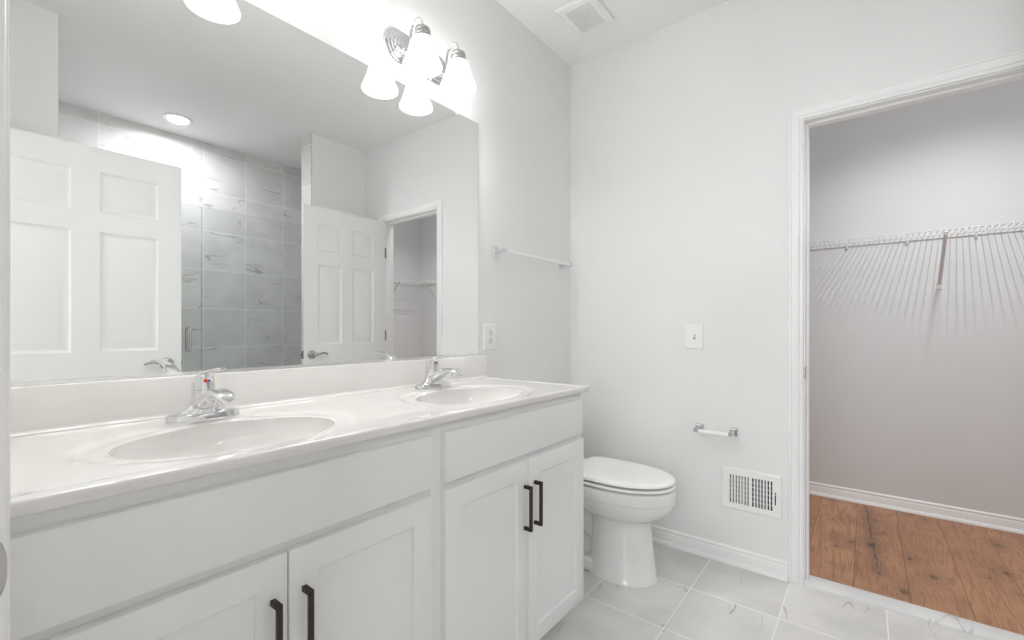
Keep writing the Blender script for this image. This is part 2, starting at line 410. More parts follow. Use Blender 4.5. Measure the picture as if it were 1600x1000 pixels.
bm = new()                                              # window frame added on the solid wall behind the bedroom fill lamp
for y in (-.67, .90): box(bm, -2.6, -2.57, y, y + .07, .60, 2.42, .004, 1)
for z in (.58, 1.48, 2.36): box(bm, -2.6, -2.575, -.60, .90, z, z + .06, .004, 1)
box(bm, -2.6, -2.54, -.70, 1.0, .54, .579, .004, 1)
struct('added_window_1', bm, 'trim', 'added white window frame around the bedroom fill light', 'window')

CAS = [(0, 0), (0, .0085), (.002, .0105), (.010, .0115), (.0112, .0080), (.0145, .0080), (.016, .0118), (.020, .0140), (.040, .0158), (.0412, .0128), (.0445, .0128), (.046, .0166), (.053, .0166), (.057, .0125), (.057, 0)]
def casing(bm, x, sx, yl, yr, zt):
    rings = []
    for w, d in CAS:
        rings.append((w, x + sx * d))
    path = lambda w: ((yl + w, 0.0), (yl + w, zt + w), (yr - w, zt + w), (yr - w, 0.0))
    sec = [[(xx, *path(w)[k]) for w, xx in rings] for k in range(4)]
    loft(bm, sec)
def jamb(bm, x0, x1, yl, yr, zt, sx0, sx1):
    for (a, b) in ((yl, yl + J - 0.001), (yr - J + 0.001, yr)): box(bm, x0, x1, a, b, 0, zt)
    box(bm, x0, x1, yr - J + 0.001, yl + J - 0.001, zt, zt + J - 0.001)
    box(bm, sx0, sx1, yl - 0.011, yl, 0, zt - 0.011, 0.0015, 1); box(bm, sx0, sx1, yr, yr + 0.011, 0, zt - 0.011, 0.0015, 1)
    box(bm, sx0, sx1, yr, yl, zt - 0.011, zt, 0.0015, 1)
bm = new(); casing(bm, XB, -1, OPL + .005, OPR - .005, OPZ + .005); jamb(bm, XB, XB + WT, OPL, OPR, OPZ, XB + .037, XB + .072)
cl_trim = struct('trim_closet_doorway', bm, 'trim', 'white moulded casing around the closet doorway', 'door frame', 25)
bm = new(); casing(bm, XL, 1, EPL + .005, EPR - .005, EPZ + .005); casing(bm, -0.095, -1, EPL + .005, EPR - .005, EPZ + .005); jamb(bm, -0.095, XL, EPL, EPR, EPZ, XL - .072, XL - .037)
en_trim = struct('trim_entry_doorway', bm, 'trim', 'white door casing at the extreme edge by the vanity', 'door frame', 25)
# strike plates on the jambs
def lip(bm, x_wall, yj, z, sx):
    """Flat plate on the jamb with a rounded lip curling over the casing edge."""
    box(bm, min(x_wall, x_wall - sx * 0.030), max(x_wall, x_wall - sx * 0.030), yj - 0.0016, yj - 0.0001, z - .0285, z + .0285)
    n = 14; rows = []
    for k in range(n + 1):
        t_ = -1 + 2 * k / n
        e = 0.0118 * sqrt(max(0.0, 1 - abs(t_) ** 2.6))
        zz = z + t_ * 0.028
        rows.append([(x_wall, yj - .0016, zz), (x_wall + sx * e * .6, yj - .0016, zz), (x_wall + sx * e, yj - .0002, zz), (x_wall + sx * e, yj + .0010, zz), (x_wall + sx * e * .6, yj - .0003, zz), (x_wall, yj - .0003, zz)])
    loft(bm, rows, True, True)
bm = new(); lip(bm, XL, EPL, 0.943, 1); obj('strike_plate', bm, 'nickel', en_trim)['label'] = 'satin nickel strike plate'
bm = new(); lip(bm, XB, OPL, 0.943, -1)
obj('strike_plate', bm, 'nickel', cl_trim)['label'] = 'satin nickel strike plate'
# baseboards
BASE = [(0, 0), (.012, 0), (.012, .054), (.0112, .0565), (.0070, .0640), (.0070, .0670), (.0095, .0695), (.0095, .0725), (.0060, .0790), (.003, .0815), (0, .0815)]
SHOE = [(0, 0), (.027, 0), (.027, .004), (.025, .011), (.021, .016), (.015, .0185), (.010, .019), (0, .019)]
def baseboard(name, a, b, out, label):
    bm = new(); extrude(bm, BASE, a, b, out); extrude(bm, SHOE, a, b, out)
    struct(name, bm, 'trim', label, 'baseboard', 25)
baseboard('baseboard_back', (XB, YW, 0), (XB, OPL + .063, 0), (-1, 0, 0), 'white baseboard behind the toilet and under the wall register')
baseboard('baseboard_left', (1.556, YW, 0), (XB - .028, YW, 0), (0, -1, 0), 'white baseboard on the mirror wall beside the toilet base')
baseboard('baseboard_closet_back', (XC, YCR, 0), (XC, YCL, 0), (-1, 0, 0), 'white baseboard along the closet back wall')
baseboard('baseboard_closet_right', (XB + WT, YCR, 0), (XC - .028, YCR, 0), (0, 1, 0), 'white baseboard along the closet side wall')
bm = new()
extrude(bm, [(0, 0), (0, .004), (.004, .0085), (.012, .0105), (.088, .0105), (.096, .0085), (.100, .004), (.100, 0)], (XB - .008, OPL, 0), (XB - .008, OPR, 0), (1, 0, 0))
struct('trim_threshold', bm, 'saddle', 'white marble threshold between tile and oak floor', 'threshold', 25)

# ------------------------------------------------------------------ six-panel doors
def six_panel(bm, w, h_, th, cols, rows):
    """Slab in local coords: u 0..w from the hinge, v 0..h_, both faces with six moulded panels."""
    us = sorted({0, w, *[c for p in cols for c in p]}); vs_ = sorted({0, h_, *[c for p in rows for c in p]})
    def P(u, v, s, d): return (u, s * (th / 2 - d), v)
    for s in (1, -1):
        for i in range(len(us) - 1):
            for j in range(len(vs_) - 1):
                u0, u1, v0, v1 = us[i], us[i + 1], vs_[j], vs_[j + 1]
                if (u0, u1) in cols and (v0, v1) in rows:
                    lev = [(0, 0), (.004, .0035), (.012, .0075), (.016, .0085), (.020, .0085), (.044, .0022), (.047, .0018)]
                    rg = [[P(u0 + a, v0 + a, s, d), P(u1 - a, v0 + a, s, d), P(u1 - a, v1 - a, s, d), P(u0 + a, v1 - a, s, d)] for a, d in lev]
                    loft(bm, rg, False, True)
                else:
                    q = [bm.verts.new(P(u, v, s, 0)) for u, v in ((u0, v0), (u1, v0), (u1, v1), (u0, v1))]
                    bm.faces.new(q)
    for i in range(len(us) - 1):
        for v in (0, h_):
            bm.faces.new([bm.verts.new(p) for p in (P(us[i], v, 1, 0), P(us[i + 1], v, 1, 0), P(us[i + 1], v, -1, 0), P(us[i], v, -1, 0))])
    for j in range(len(vs_) - 1):
        for u in (0, w):
            bm.faces.new([bm.verts.new(p) for p in (P(u, vs_[j], 1, 0), P(u, vs_[j + 1], 1, 0), P(u, vs_[j + 1], -1, 0), P(u, vs_[j], -1, 0))])

def lever_set(door, xr, yf, z, sgn, towards):
    """Round rosette and wave lever on the face at y = yf (outwards sgn), lever reaching in x direction `towards`."""
    bm = new()
    lathe(bm, [(0.0325, 0), (0.0325, sgn * .004), (.030, sgn * .008), (.024, sgn * .0105), (.0125, sgn * .012), (.0115, sgn * .045), (.0118, sgn * .052)], (xr, yf, z), 'Y', 32)
    y0 = yf + sgn * .052; d = towards
    pts = smooth_path([(xr - d * .012, y0, z), (xr + d * .012, y0, z + .001), (xr + d * .04, y0 - sgn * .002, z + .008), (xr + d * .07, y0 - sgn * .006, z + .013), (xr + d * .095, y0 - sgn * .012, z + .008), (xr + d * .108, y0 - sgn * .014, z - .002)], 5)
    n = len(pts); rs = [.0115 - .0055 * (k / (n - 1)) for k in range(n)]; rs[0] = .006; rs[-1] = .003
    tube(bm, pts, rs, 12)
    o = obj('lever_handle', bm, 'nickel', door, 40); o['label'] = 'satin nickel lever handle'
    return o
def latch(door, xe, y0, y1, z, sx):
    bm = new(); ym = (y0 + y1) / 2
    box(bm, min(xe, xe + sx * .0012), max(xe, xe + sx * .0012), ym - .0125, ym + .0125, z - .029, z + .029)
    prism = [[(xe, ym - .008, z + q), (xe + sx * .011, ym - .008, z + q), (xe + sx * .004, ym + .008, z + q), (xe, ym + .008, z + q)] for q in (-.009, .009)]
    loft(bm, prism); obj('latch_plate', bm, 'nickel', door)
def hinges(door, xh, yh, yj, d, zs):
    for z in zs:
        bm = new(); lathe(bm, [(.003, -.047), (.0062, -.045), (.0062, .045), (.003, .047)], (xh, yh, z), 'Z', 14)
        box(bm, xh + d * .004, xh + d * .038, yj, yj + .0015, z - .0445, z + .0445)
        obj('hinge', bm, 'nickel', door)
def build_door(name, label, xh, d, w, yf, zt, cols, rows, zb):
    """Door standing open along X; hinge edge at xh, running in direction d; mirror-side face at y = yf."""
    bm = new(); six_panel(bm, w, zt - zb, 0.035, cols, rows)
    for v in bm.verts: v.co = Vector((xh + d * v.co.x, yf - .0175 + v.co.y, zb + v.co.z))
    o = struct(name, bm, 'door', label, 'door', 20)
    return o
rw = [(.24, .80), (1.005, 1.615), (1.715, 1.920)]
e_door = build_door('door_1', 'tall white six-panel entry door filling the near end of the mirror', .035, 1, .813, -.24, 2.055,
                    [(.115, .361), (.467, .707)], rw, .015)
lever_set(e_door, .780, -.24, .945, 1, -1); lever_set(e_door, .780, -.275, .945, -1, -1); latch(e_door, .848, -.275, -.24, .945, 1)
hinges(e_door, XL + .008, -.2815, EPR, -1, (.30, 1.08, 1.80))
c_door = build_door('door_2', 'narrow white six-panel closet door reflected beside the shower tiles', 2.371, -1, .711, -.44, 2.06,
                    [(.112, .309), (.402, .600)], rw, .015)
lever_set(c_door, 1.720, -.44, .945, 1, 1); lever_set(c_door, 1.720, -.475, .945, -1, 1); latch(c_door, 1.660, -.475, -.44, .945, -1)
hinges(c_door, XB - .006, -.4815, OPR, 1, (.30, 1.08, 1.80))

# ------------------------------------------------------------------ vanity cabinets
def shaker(bm, x0, x1, z0, z1, yb, yf, rail=.057, rec=.0075):
    """Shaker door: one slab with a recessed flat field on the front (front faces -Y)."""
    e = .0022
    def ring(a, y): return [(x0 + a, y, z0 + a), (x1 - a, y, z0 + a), (x1 - a, y, z1 - a), (x0 + a, y, z1 - a)]
    loft(bm, [ring(0, yb), ring(0, yf + e), ring(e * .35, yf + e * .35), ring(e, yf), ring(rail - .001, yf), ring(rail, yf + .001), ring(rail + .0015, yf + rec), ring(rail + .003, yf + rec)], True, True)
def slab(bm, x0, x1, z0, z1, yb, yf):
    e = .004
    def ring(a, y): return [(x0 + a, y, z0 + a), (x1 - a, y, z0 + a), (x1 - a, y, z1 - a), (x0 + a, y, z1 - a)]
    loft(bm, [ring(0, yb), ring(0, yf + e), ring(e * .3, yf + e * .3), ring(e, yf)], True, True)
YF, YD = 0.8795, 0.860
def pull(x, door, lab):
    bm = new(); a = .005
    zt, zb, yo = .637, .494, YD - .030
    box(bm, x - a, x + a, yo, yo + .0085, zb, zt, .0008, 1)
    for z in (zt - .0105, zb): box(bm, x - a, x + a, yo + .004, YD + .0005, z, z + .0105, .0008, 1)
    o = obj('bar_pull', bm, 'bronze', door); o['label'] = lab
def cabinet(x0, x1, fx, doors, pulls, label):
    t_ = thing('vanity_cabinet', label, 'cabinet', ((x0 + x1) / 2, 1.15, 0), 'shaker vanity cabinets')
    bm = new()
    box(bm, x0, x1, YF, YF + .02, .100, .8925, .0006, 1)                      # face frame
    box(bm, x0, x0 + .016, YF + .0201, YW - .002, .100, .8925); box(bm, x1 - .016, x1, YF + .0201, YW - .002, .100, .8925)
    box(bm, x0 + .0161, x1 - .0161, YF + .0201, YW - .002, .100, .116); box(bm, x0 + .0161, x1 - .0161, YW - .008, YW - .002, .1161, .70)
    obj('carcass', bm, 'cab', t_)
    bm = new(); box(bm, x0, x1, .945, .961, 0.0, .0995); box(bm, x0, x0 + .016, .9612, YW - .03, 0, .0995); box(bm, x1 - .016, x1, .9612, YW - .03, 0, .0995)
    obj('toe_kick', bm, 'cab', t_)
    bm = new(); slab(bm, fx[0], fx[1], .733, .8665, YF - .0002, YD); obj('drawer_front', bm, 'cab', t_)
    for (a, b), px in zip(doors, pulls):
        bm = new(); shaker(bm, a, b, .094, .7135, YF - .0002, YD)
        d = obj('cabinet_door', bm, 'cab', t_)
        pull(px, d, 'dark bronze square bar pull')
    return t_
cabinet(XL + .001, .7757, (.052, .7665), [(.052, .4067), (.4092, .7665)], (.379, .438), 'white shaker vanity cabinet beneath the near basin, its doors running out of frame')
cabinet(.7763, 1.553, (.8145, 1.536), [(.8145, 1.1775), (1.180, 1.542)], (1.157, 1.2125), 'white shaker vanity cabinet beneath the far basin, next to the toilet')

# ------------------------------------------------------------------ vanity top with two moulded basins
YS = YW - .020                                    # face of the backsplash
S1, S2, SY = (.403, 1.085), (1.150, 1.085), 1.085
EA, EB, DEP = .212, .150, .125
def sm(t_): t_ = max(0.0, min(1.0, t_)); return t_ * t_ * (3 - 2 * t_)
def top_z(x, y, c):
    z = ZV
    edge = min(y - YV, XT - x)
    z -= .0022 * sm((edge - .028) / .010)
    r = sqrt(((x - c[0]) / (EA * 1.27)) ** 2 + ((y - c[1] - .004) / (EB * 1.30)) ** 2)
    z -= .0042 * (1 - sm((r - .90) / .13)) * max(sm((abs(x - c[0]) - .082) / .04), sm((1.252 - y) / .035))
    return z
def basin_z(r, rim):
    return rim - .0015 - DEP * (1 - r ** 2.6) ** .62 if r < 1 else rim
NSX, NSY = 30, 26
xm = (S1[0] + S2[0]) / 2
vt = thing('vanity_countertop', 'glossy white double-basin vanity top with low backsplash', 'countertop', (.80, 1.14, ZV - .02))
bm = new()
for c, (xa, xb) in ((S1, (XL + .0005, xm)), (S2, (xm, XT))):
    ya, yb = YV + .006, YS
    xe = xb - (.006 if xb == XT else 0)
    bp = []
    for k in range(NSX): bp.append((xa + (xe - xa) * k / NSX, ya))
    for k in range(NSY): bp.append((xe, ya + (yb - ya) * k / NSY))
    for k in range(NSX): bp.append((xe - (xe - xa) * k / NSX, yb))
    for k in range(NSY): bp.append((xa, yb - (yb - ya) * k / NSY))
    rings = []
    el = []
    for (px, py) in bp:
        a = math.atan2((py - c[1]) / EB, (px - c[0]) / EA); el.append((c[0] + EA * cos(a), c[1] + EB * sin(a)))
    NR = 34
    for k in range(NR + 1):
        f = k / NR
        ring = []
        for (ex, ey), (px, py) in zip(el, bp):
            x, y = ex + (px - ex) * f, ey + (py - ey) * f
            z = top_z(x, y, c) - (.0015 * (1 - f * 20) if f < .05 else 0)
            ring.append((x, y, z))
        rings.append(ring)
    loft(bm, rings, False, False)
# front and right-hand rounded edges, underside
ed = [(.006, 0), (.0035, -.0006), (.0012, -.0025), (0, -.006), (0, -.018), (.0015, -.0205), (.004, -.0215), (.02, -.0215)]
xs = [XL + .0005 + (XT - .006 - XL - .0005) * k / 60 for k in range(61)]
R = [[(x if x < XT - .0061 else XT - a, YV + a, ZV + b) for a, b in ed] for x in xs]
loft(bm, R, False, False, closed=False)
ys = [YV + .006 + (YS - YV - .006) * k / 26 for k in range(27)]
R = [[(XT - a, y if k else YV + a, ZV + b) for a, b in ed] for k, y in enumerate(ys)]
loft(bm, R, False, False, closed=False)
counter = obj('counter', bm, 'top', vt, 50)
for c in (S1, S2):
    bm = new(); rr = []
    for r in [1.0, .992, .98, .965, .94, .90, .84, .76, .66, .55, .42, .30, .20, .13]:
        ring = []
        for k in range(96):
            a = 2 * pi * k / 96
            x, y = c[0] + EA * r * cos(a), c[1] + EB * r * sin(a)
            rim = top_z(c[0] + EA * cos(a), c[1] + EB * sin(a), c) - .0015
            ring.append((x, y, rim - DEP * (max(0, 1 - r ** 2.6)) ** .62))
        rr.append(ring)
    loft(bm, rr, False, True)
    b_ = obj('basin', bm, 'top', vt, 60)
    bm = new(); zc = ZV - .0095 - DEP * .995
    lathe(bm, [(.031, 0), (.031, .003), (.027, .0045), (.022, .003), (.021, .004), (.012, .008), (.001, .009)], (c[0], c[1], zc), 'Z', 28)
    obj('drain', bm, 'chrome', b_)
bm = new()
cove = [(YS - .0095, ZV - .0005)] + [(YS - .0095 + .0095 * sin(a), ZV + .0095 * (1 - cos(a))) for a in [k * pi / 12 for k in range(1, 6)]]
pf = cove + [(YS, ZV + .0095), (YS, ZV + .096), (YS + .0015, ZV + .0995), (YS + .004, ZV + .1005), (YW - .0005, ZV + .1005), (YW - .0005, ZV - .02), (YS - .0095, ZV - .02)]
loft(bm, [[(x, y, z) for y, z in pf] for x in (XL + .0005, XT)])
obj('backsplash', bm, 'top', vt, 30)

# ------------------------------------------------------------------ faucets
def ell(cx, cy, z, hx, hy, n=36, p=2.0, ty=0.0):
    out = []
    for k in range(n):
        a = 2 * pi * k / n; c_, s_ = cos(a), sin(a)
        out.append((cx + hx * abs(c_) ** (2 / p) * (1 if c_ >= 0 else -1), cy + hy * abs(s_) ** (2 / p) * (1 if s_ >= 0 else -1), z + ty * s_))
    return out
def section(c, T, hw, hh, n=24, p=2.4):
    """Cross-section facing direction T in the YZ plane; width along X."""
    T = Vector(T).normalized(); N = Vector((0, -T.z, T.y)); out = []
    for k in range(n):
        a = 2 * pi * k / n; c_, s_ = cos(a), sin(a)
        u = hw * abs(c_) ** (2 / p) * (1 if c_ >= 0 else -1); v = hh * abs(s_) ** (2 / p) * (1 if s_ >= 0 else -1)
        out.append(Vector(c) + Vector((u, 0, 0)) + N * v)
    return out
def faucet(x, label):
    y, z = 1.287, ZV - .0022 + .0003
    t_ = thing('faucet', label, 'faucet', (x, y, z), 'chrome faucets on the vanity top')
    bm = new()                                             # long base plate
    loft(bm, [ell(x, y, z + q, a, b, 48, 2.9) for q, a, b in ((0, .078, .0275), (.003, .0785, .028), (.014, .077, .0265), (.019, .0745, .0245), (.0215, .068, .019))])
    obj('base_plate', bm, 'chrome', t_, 40)
    bm = new()                                             # waisted body
    body = [(.012, .060, .0245, 0), (.022, .052, .0245, 0), (.030, .041, .0245, 0), (.040, .033, .025, 0), (.052, .0275, .0255, 0), (.064, .0252, .0258, .001), (.076, .0245, .0250, .002)]
    loft(bm, [ell(x, y + o_, z + q, a, b, 40, 2.2) for q, a, b, o_ in body])
    obj('body', bm, 'chrome', t_, 50)
    bm = new()                                             # arched spout with flared mouth
    sp = [((y + .004, .034), .032, .022), ((y - .020, .047), .0285, .018), ((y - .046, .060), .0245, .0145), ((y - .072, .0695), .0225, .0125), ((y - .098, .0750), .0225, .0105), ((y - .120, .0735), .0222, .0090), ((y - .136, .0690), .0200, .0072), ((y - .146, .0625), .0150, .0050), ((y - .149, .057), .006, .003)]
    pts = [Vector((x, a[0], z + a[1])) for a, _, _ in sp]
    rings = []
    for i, (a, hw, hh) in enumerate(sp):
        T = pts[min(i + 1, len(pts) - 1)] - pts[max(i - 1, 0)]
        rings.append(section(pts[i], T, hw, hh))
    loft(bm, rings); so = obj('spout', bm, 'chrome', t_, 60)
    bm = new(); lathe(bm, [(.0105, .004), (.0115, 0), (.0115, -.008), (.0095, -.010), (.004, -.009)], (x, y - .118, z + .064), 'Z', 24); obj('aerator', bm, 'chrome', so)
    bm = new(); lathe(bm, [(.0045, 0), (.0045, -.0018), (.003, -.003), (.0005, -.003)], (x + .004, y - .0285, z + .038), 'Y', 16); obj('screw_cap', bm, 'slot', t_)
    bm = new()                                             # dome and lever: one swept form leaning back then forward
    hd = [(.077, .0245, .0250, .002, 0), (.080, .0250, .0255, .003, 0), (.090, .0243, .0255, .004, .001), (.100, .0225, .0245, .003, .003), (.109, .0190, .0220, -.002, .005), (.116, .0140, .0180, -.009, .006), (.120, .008, .012, -.015, .006)]
    loft(bm, [ell(x, y + o_, z + q, a, b, 36, 2.1, -ty) for q, a, b, o_, ty in hd])
    lv = [((y + .022, .094), .0130, .0050), ((y + .006, .1085), .0150, .0060), ((y - .018, .1180), .0145, .0058), ((y - .045, .1235), .0135, .0046), ((y - .075, .1275), .0130, .0038), ((y - .100, .1310), .0135, .0034), ((y - .113, .1325), .0110, .0030), ((y - .118, .1330), .005, .0015)]
    pts = [Vector((x, a[0], z + a[1])) for a, _, _ in lv]; rings = []
    for i, (a, hw, hh) in enumerate(lv):
        rings.append(section(pts[i], pts[min(i + 1, len(pts) - 1)] - pts[max(i - 1, 0)], hw, hh))
    loft(bm, rings)
    ho = obj('handle', bm, 'chrome', t_, 60)
    for nm, mt, dx in (('hot_mark', 'red', -.003), ('cold_mark', 'blue', .004)):
        bm = new(); lathe(bm, [(.0042, .001), (.0042, -.0014), (.003, -.0024), (.0005, -.0026)] if mt == 'red' else [(.0024, .001), (.0024, -.0014), (.0005, -.002)], (x + dx, y - .0205, z + .0985), 'Y', 16)
        obj(nm, bm, mt, ho)['label'] = 'red hot-water dot' if mt == 'red' else 'blue cold-water dot'
    return t_
f1 = faucet(S1[0], 'chrome single-lever faucet at the near basin, with tile reflected behind its lever')
copy_thing(f1, (S2[0] - S1[0], 0, 0), 'chrome single-lever faucet at the far basin, nearer the wall outlet')

# ------------------------------------------------------------------ mirror
YM = YW - .0065
mt_ = thing('wall_mirror', 'long frameless mirror resting on the vanity backsplash', 'mirror', (.78, YW, 1.0135))
bm = new(); q = [bm.verts.new(p) for p in ((XL + .002, YM, 1.0185), (1.5415, YM, 1.0185), (1.5415, YM, 2.0875), (XL + .002, YM, 2.0875))]; bm.faces.new(q)
m_ = obj('glass', bm, 'mirror', mt_)
bm = new()
for a, b in (((XL + .002, 2.0875), (1.5415, 2.0875)), ((1.5415, 2.0875), (1.5415, 1.0185))):
    bm.faces.new([bm.verts.new(p) for p in ((a[0], YM, a[1]), (b[0], YM, b[1]), (b[0], YW - .0003, b[1]), (a[0], YW - .0003, a[1]))])
bm.faces.new([bm.verts.new(p) for p in ((XL + .002, YM + .001, 1.0185), (1.5415, YM + .001, 1.0185), (1.5415, YM + .001, 2.0875), (XL + .002, YM + .001, 2.0875))])
obj('polished_edge', bm, 'gedge', mt_)
bm = new(); extrude(bm, [(.0003, .0), (.0095, .0), (.0095, .0095), (.0085, .0095), (.0085, .0015), (.0003, .0015)], (XL + .002, YW, 1.0137), (1.5415, YW, 1.0137), (0, -1, 0))
obj('bottom_channel', bm, 'alu', mt_, 25)
for x in (.16, 1.406):
    bm = new(); lathe(bm, [(.010, -.0005), (.010, -.010), (.008, -.0115), (.004, -.0115), (.003, -.009), (.0005, -.009)], (x, YW, 2.0905), 'Y', 24)
    obj('mirror_clip', bm, 'plastic', mt_)['label'] = 'round clear plastic mirror clip'

# ------------------------------------------------------------------ vanity lights
def racetrack(cx, cz, y, hl, hh, n=20):
    out = []
    for sx, a0 in ((1, -pi / 2), (-1, pi / 2)):
        for k in range(n):
            a = a0 + pi * k / (n - 1); out.append((cx + sx * (hl - hh) + hh * cos(a), y, cz + hh * sin(a)))
    return out
def vanity_light(cx, label):
    cz = 2.222
    t_ = thing('vanity_light', label, 'wall light', (cx, YW, cz), 'two-shade vanity lights')
    bm = new(); prof = [(.165, .064, 0), (.165, .064, .006), (.163, .062, .009), (.155, .054, .009), (.154, .053, .014), (.152, .051, .0165), (.145, .044, .0165), (.144, .043, .0215), (.142, .041, .024), (.135, .034, .024), (.133, .032, .030), (.130, .029, .0315)]
    loft(bm, [racetrack(cx, cz, YW - .0003 - d, a, b) for a, b, d in prof]); obj('backplate', bm, 'chrome', t_, 25)
    for s in (-1, 1):
        x = cx + s * .0925; yl = 1.283
        bm = new()
        pts = smooth_path([(x, YW - .028, 2.205), (x, YW - .050, 2.188), (x, 1.362, 2.179), (x, 1.354, 2.196), (x, 1.352, 2.240), (x, 1.340, 2.276), (x, 1.314, 2.291), (x, 1.292, 2.280), (x, 1.284, 2.258), (x, yl, 2.244)], 5)
        tube(bm, pts, .0058, 12)
        lathe(bm, [(.010, .002), (.010, -.004), (.007, -.008), (.0052, -.010)], (x, YW - .030, 2.206), 'Y', 18)
        arm = obj('arm', bm, 'chrome', t_, 40)
        bm = new(); lathe(bm, [(.008, .048), (.020, .046), (.0275, .040), (.0290, .031), (.0275, .028), (.0298, .025), (.0298, .016), (.0282, .013), (.0308, .009), (.0302, 0)], (x, yl, 2.200), 'Z', 32)
        obj('socket_cup', bm, 'cup', arm, 30)
        bm = new(); o_ = [(.020, .106), (.0310, .105), (.0385, .100), (.0435, .089), (.0475, .074), (.0520, .057), (.0582, .038), (.0655, .019), (.0718, .005), (.0712, .0)]
        i_ = [(.0690, .003), (.0625, .019), (.0550, .039), (.0488, .058), (.0440, .075), (.0395, .088), (.034, .096), (.020, .099)]
        lathe(bm, o_ + i_, (x, yl, 2.100), 'Z', 48, caps=True)
        bb = new(); lathe(bb, [(.006, .058), (.012, .052), (.0135, .044), (.019, .034), (.0265, .018), (.0285, .004), (.0265, -.009), (.019, -.020), (.009, -.0255), (.001, -.027)], (x, yl, 2.150), 'Z', 24)
        obj('bulb', bb, 'bulb', arm, 60)['label'] = 'lit white bulb'
        sh = obj('glass_shade', bm, 'shade', arm, 60); sh['label'] = 'frosted white bell glass shade, lit'
    return t_
vanity_light(1.190, 'chrome vanity light with two lit bell shades above the far basin')
vanity_light(.4135, 'vanity light above the near basin, only one lit bell shade showing in the mirror')

# ------------------------------------------------------------------ towel bar and paper holder
def post(bm, a, out, side, up, w, hgt, reach):
    """Square stepped rosette with a tapering arm ending in a block."""
    a, out, side, up = map(Vector, (a, out, side, up))
    def sq(d, hw, hh): return [a + out * d + side * (sx * hw) + up * (sz * hh) for sx, sz in ((-1, -1), (1, -1), (1, 1), (-1, 1))]
    loft(bm, [sq(.0003, w, hgt), sq(.004, w, hgt), sq(.007, w * .86, hgt * .88), sq(.009, w * .80, hgt * .82), sq(.012, w * .50, hgt * .55), sq(reach * .55, w * .40, hgt * .36), sq(reach - .014, w * .42, hgt * .36)])
    loft(bm, [sq(reach - .0142, w * .52, hgt * .42), sq(reach + .010, w * .52, hgt * .42)])
tb = thing('towel_bar', 'towel bar with square chrome posts on the wall right of the mirror', 'towel bar', (1.965, YW, 1.511))
for x in (1.664, 2.266):
    bm = new(); post(bm, (x, YW, 1.511), (0, -1, 0), (1, 0, 0), (0, 0, 1), .0185, .025, .065); obj('post', bm, 'chrome', tb, 20)
bm = new(); box(bm, 1.674, 2.256, 1.344, 1.361, 1.5025, 1.5195, .002, 1); obj('bar', bm, 'alu', tb)['label'] = 'pale square satin bar'
ph = thing('toilet_paper_holder', 'empty toilet paper holder with a white roller above the register', 'toilet paper holder', (XB, .585, .636))
for y in (.6635, .5045):
    bm = new(); post(bm, (XB, y, .637), (-1, 0, 0), (0, 1, 0), (0, 0, 1), .0195, .0215, .058); obj('post', bm, 'chrome', ph, 20)
bm = new(); x0 = XB - .058
lathe(bm, [(.004, -.0715), (.008, -.0705), (.009, -.066), (.0105, -.064), (.0105, .004), (.0125, .006), (.0125, .064), (.009, .066), (.008, .0705), (.004, .0715)], (x0, .584, .631), 'X', 24)
for v in bm.verts: d = v.co - Vector((x0, .584, .631)); v.co = Vector((x0 + d.z * 0 + d.y * 1.0, .584 - d.x, .631 + d.z))
obj('roller', bm, 'plastic', ph, 30)['label'] = 'white spring roller'

# ------------------------------------------------------------------ electrical plates
def plate(o, X, Y, hw, hh, face, parent):
    bm = new()
    def rg(a, d):
        if face == 'y': return [(X + sx * (hw - a), YW - d, Y + sz * (hh - a)) for sx, sz in ((-1, -1), (1, -1), (1, 1), (-1, 1))]
        return [(XB - d, X + sx * (hw - a), Y + sz * (hh - a)) for sx, sz in ((-1, -1), (1, -1), (1, 1), (-1, 1))]
    loft(bm, [rg(0, .0003), rg(0, .003), rg(.002, .0055), rg(.005, .0068), rg(.008, .007)]); return obj('cover_plate', bm, 'plastic', parent, 20)
ot = thing('electrical_outlet', 'white duplex outlet plate between the mirror and the towel bar', 'outlet', (1.6245, YW, 1.100))
plate(None, 1.6245, 1.100, .0435, .062, 'y', ot)
for dz in (.0195, -.0195):
    bm = new(); c = (1.6245, YW, 1.100 + dz)
    loft(bm, [[(c[0] + .0165 * max(-.92, min(.92, 1.12 * cos(a))), YW - d, c[2] + .0165 * sin(a)) for a in [2 * pi * k / 32 for k in range(32)]] for d in (.0068, .0092)])
    rc = obj('receptacle', bm, 'ivory', ot, 30)
    bm = new()
    for dx, hh in ((-.0063, .0045), (.0063, .0036)): box(bm, c[0] + dx - .0011, c[0] + dx + .0011, YW - .0096, YW - .0091, c[2] + .002 - hh, c[2] + .002 + hh)
    lathe(bm, [(.0024, -.0091), (.0024, -.0096)], (c[0], YW, c[2] - .0085), 'Y', 12)
    obj('slots', bm, 'slot', rc)
bm = new(); lathe(bm, [(.0032, -.0068), (.0032, -.0078), (.002, -.0083), (.0003, -.0083)], (1.6245, YW, 1.100), 'Y', 14); obj('screw', bm, 'ivory', ot)
sw = thing('light_switch', 'white single toggle switch plate on the wall above the paper holder', 'light switch', (XB, .688, 1.097))
plate(None, .688, 1.097, .0435, .062, 'x', sw)
bm = new(); box(bm, XB - .0074, XB - .0068, .688 - .0052, .688 + .0052, 1.097 - .012, 1.097 + .012); obj('toggle_slot', bm, 'slot', sw)
bm = new(); loft(bm, [[(XB - d, .688 + sy * w, z + sz * h_) for sy, sz in ((-1, -1), (1, -1), (1, 1), (-1, 1))] for d, w, h_, z in ((.0065, .0046, .0085, 1.097), (.0125, .0042, .006, 1.1005), (.0185, .0036, .0035, 1.1045), (.0195, .003, .0025, 1.105))])
obj('toggle', bm, 'plastic', sw, 20)
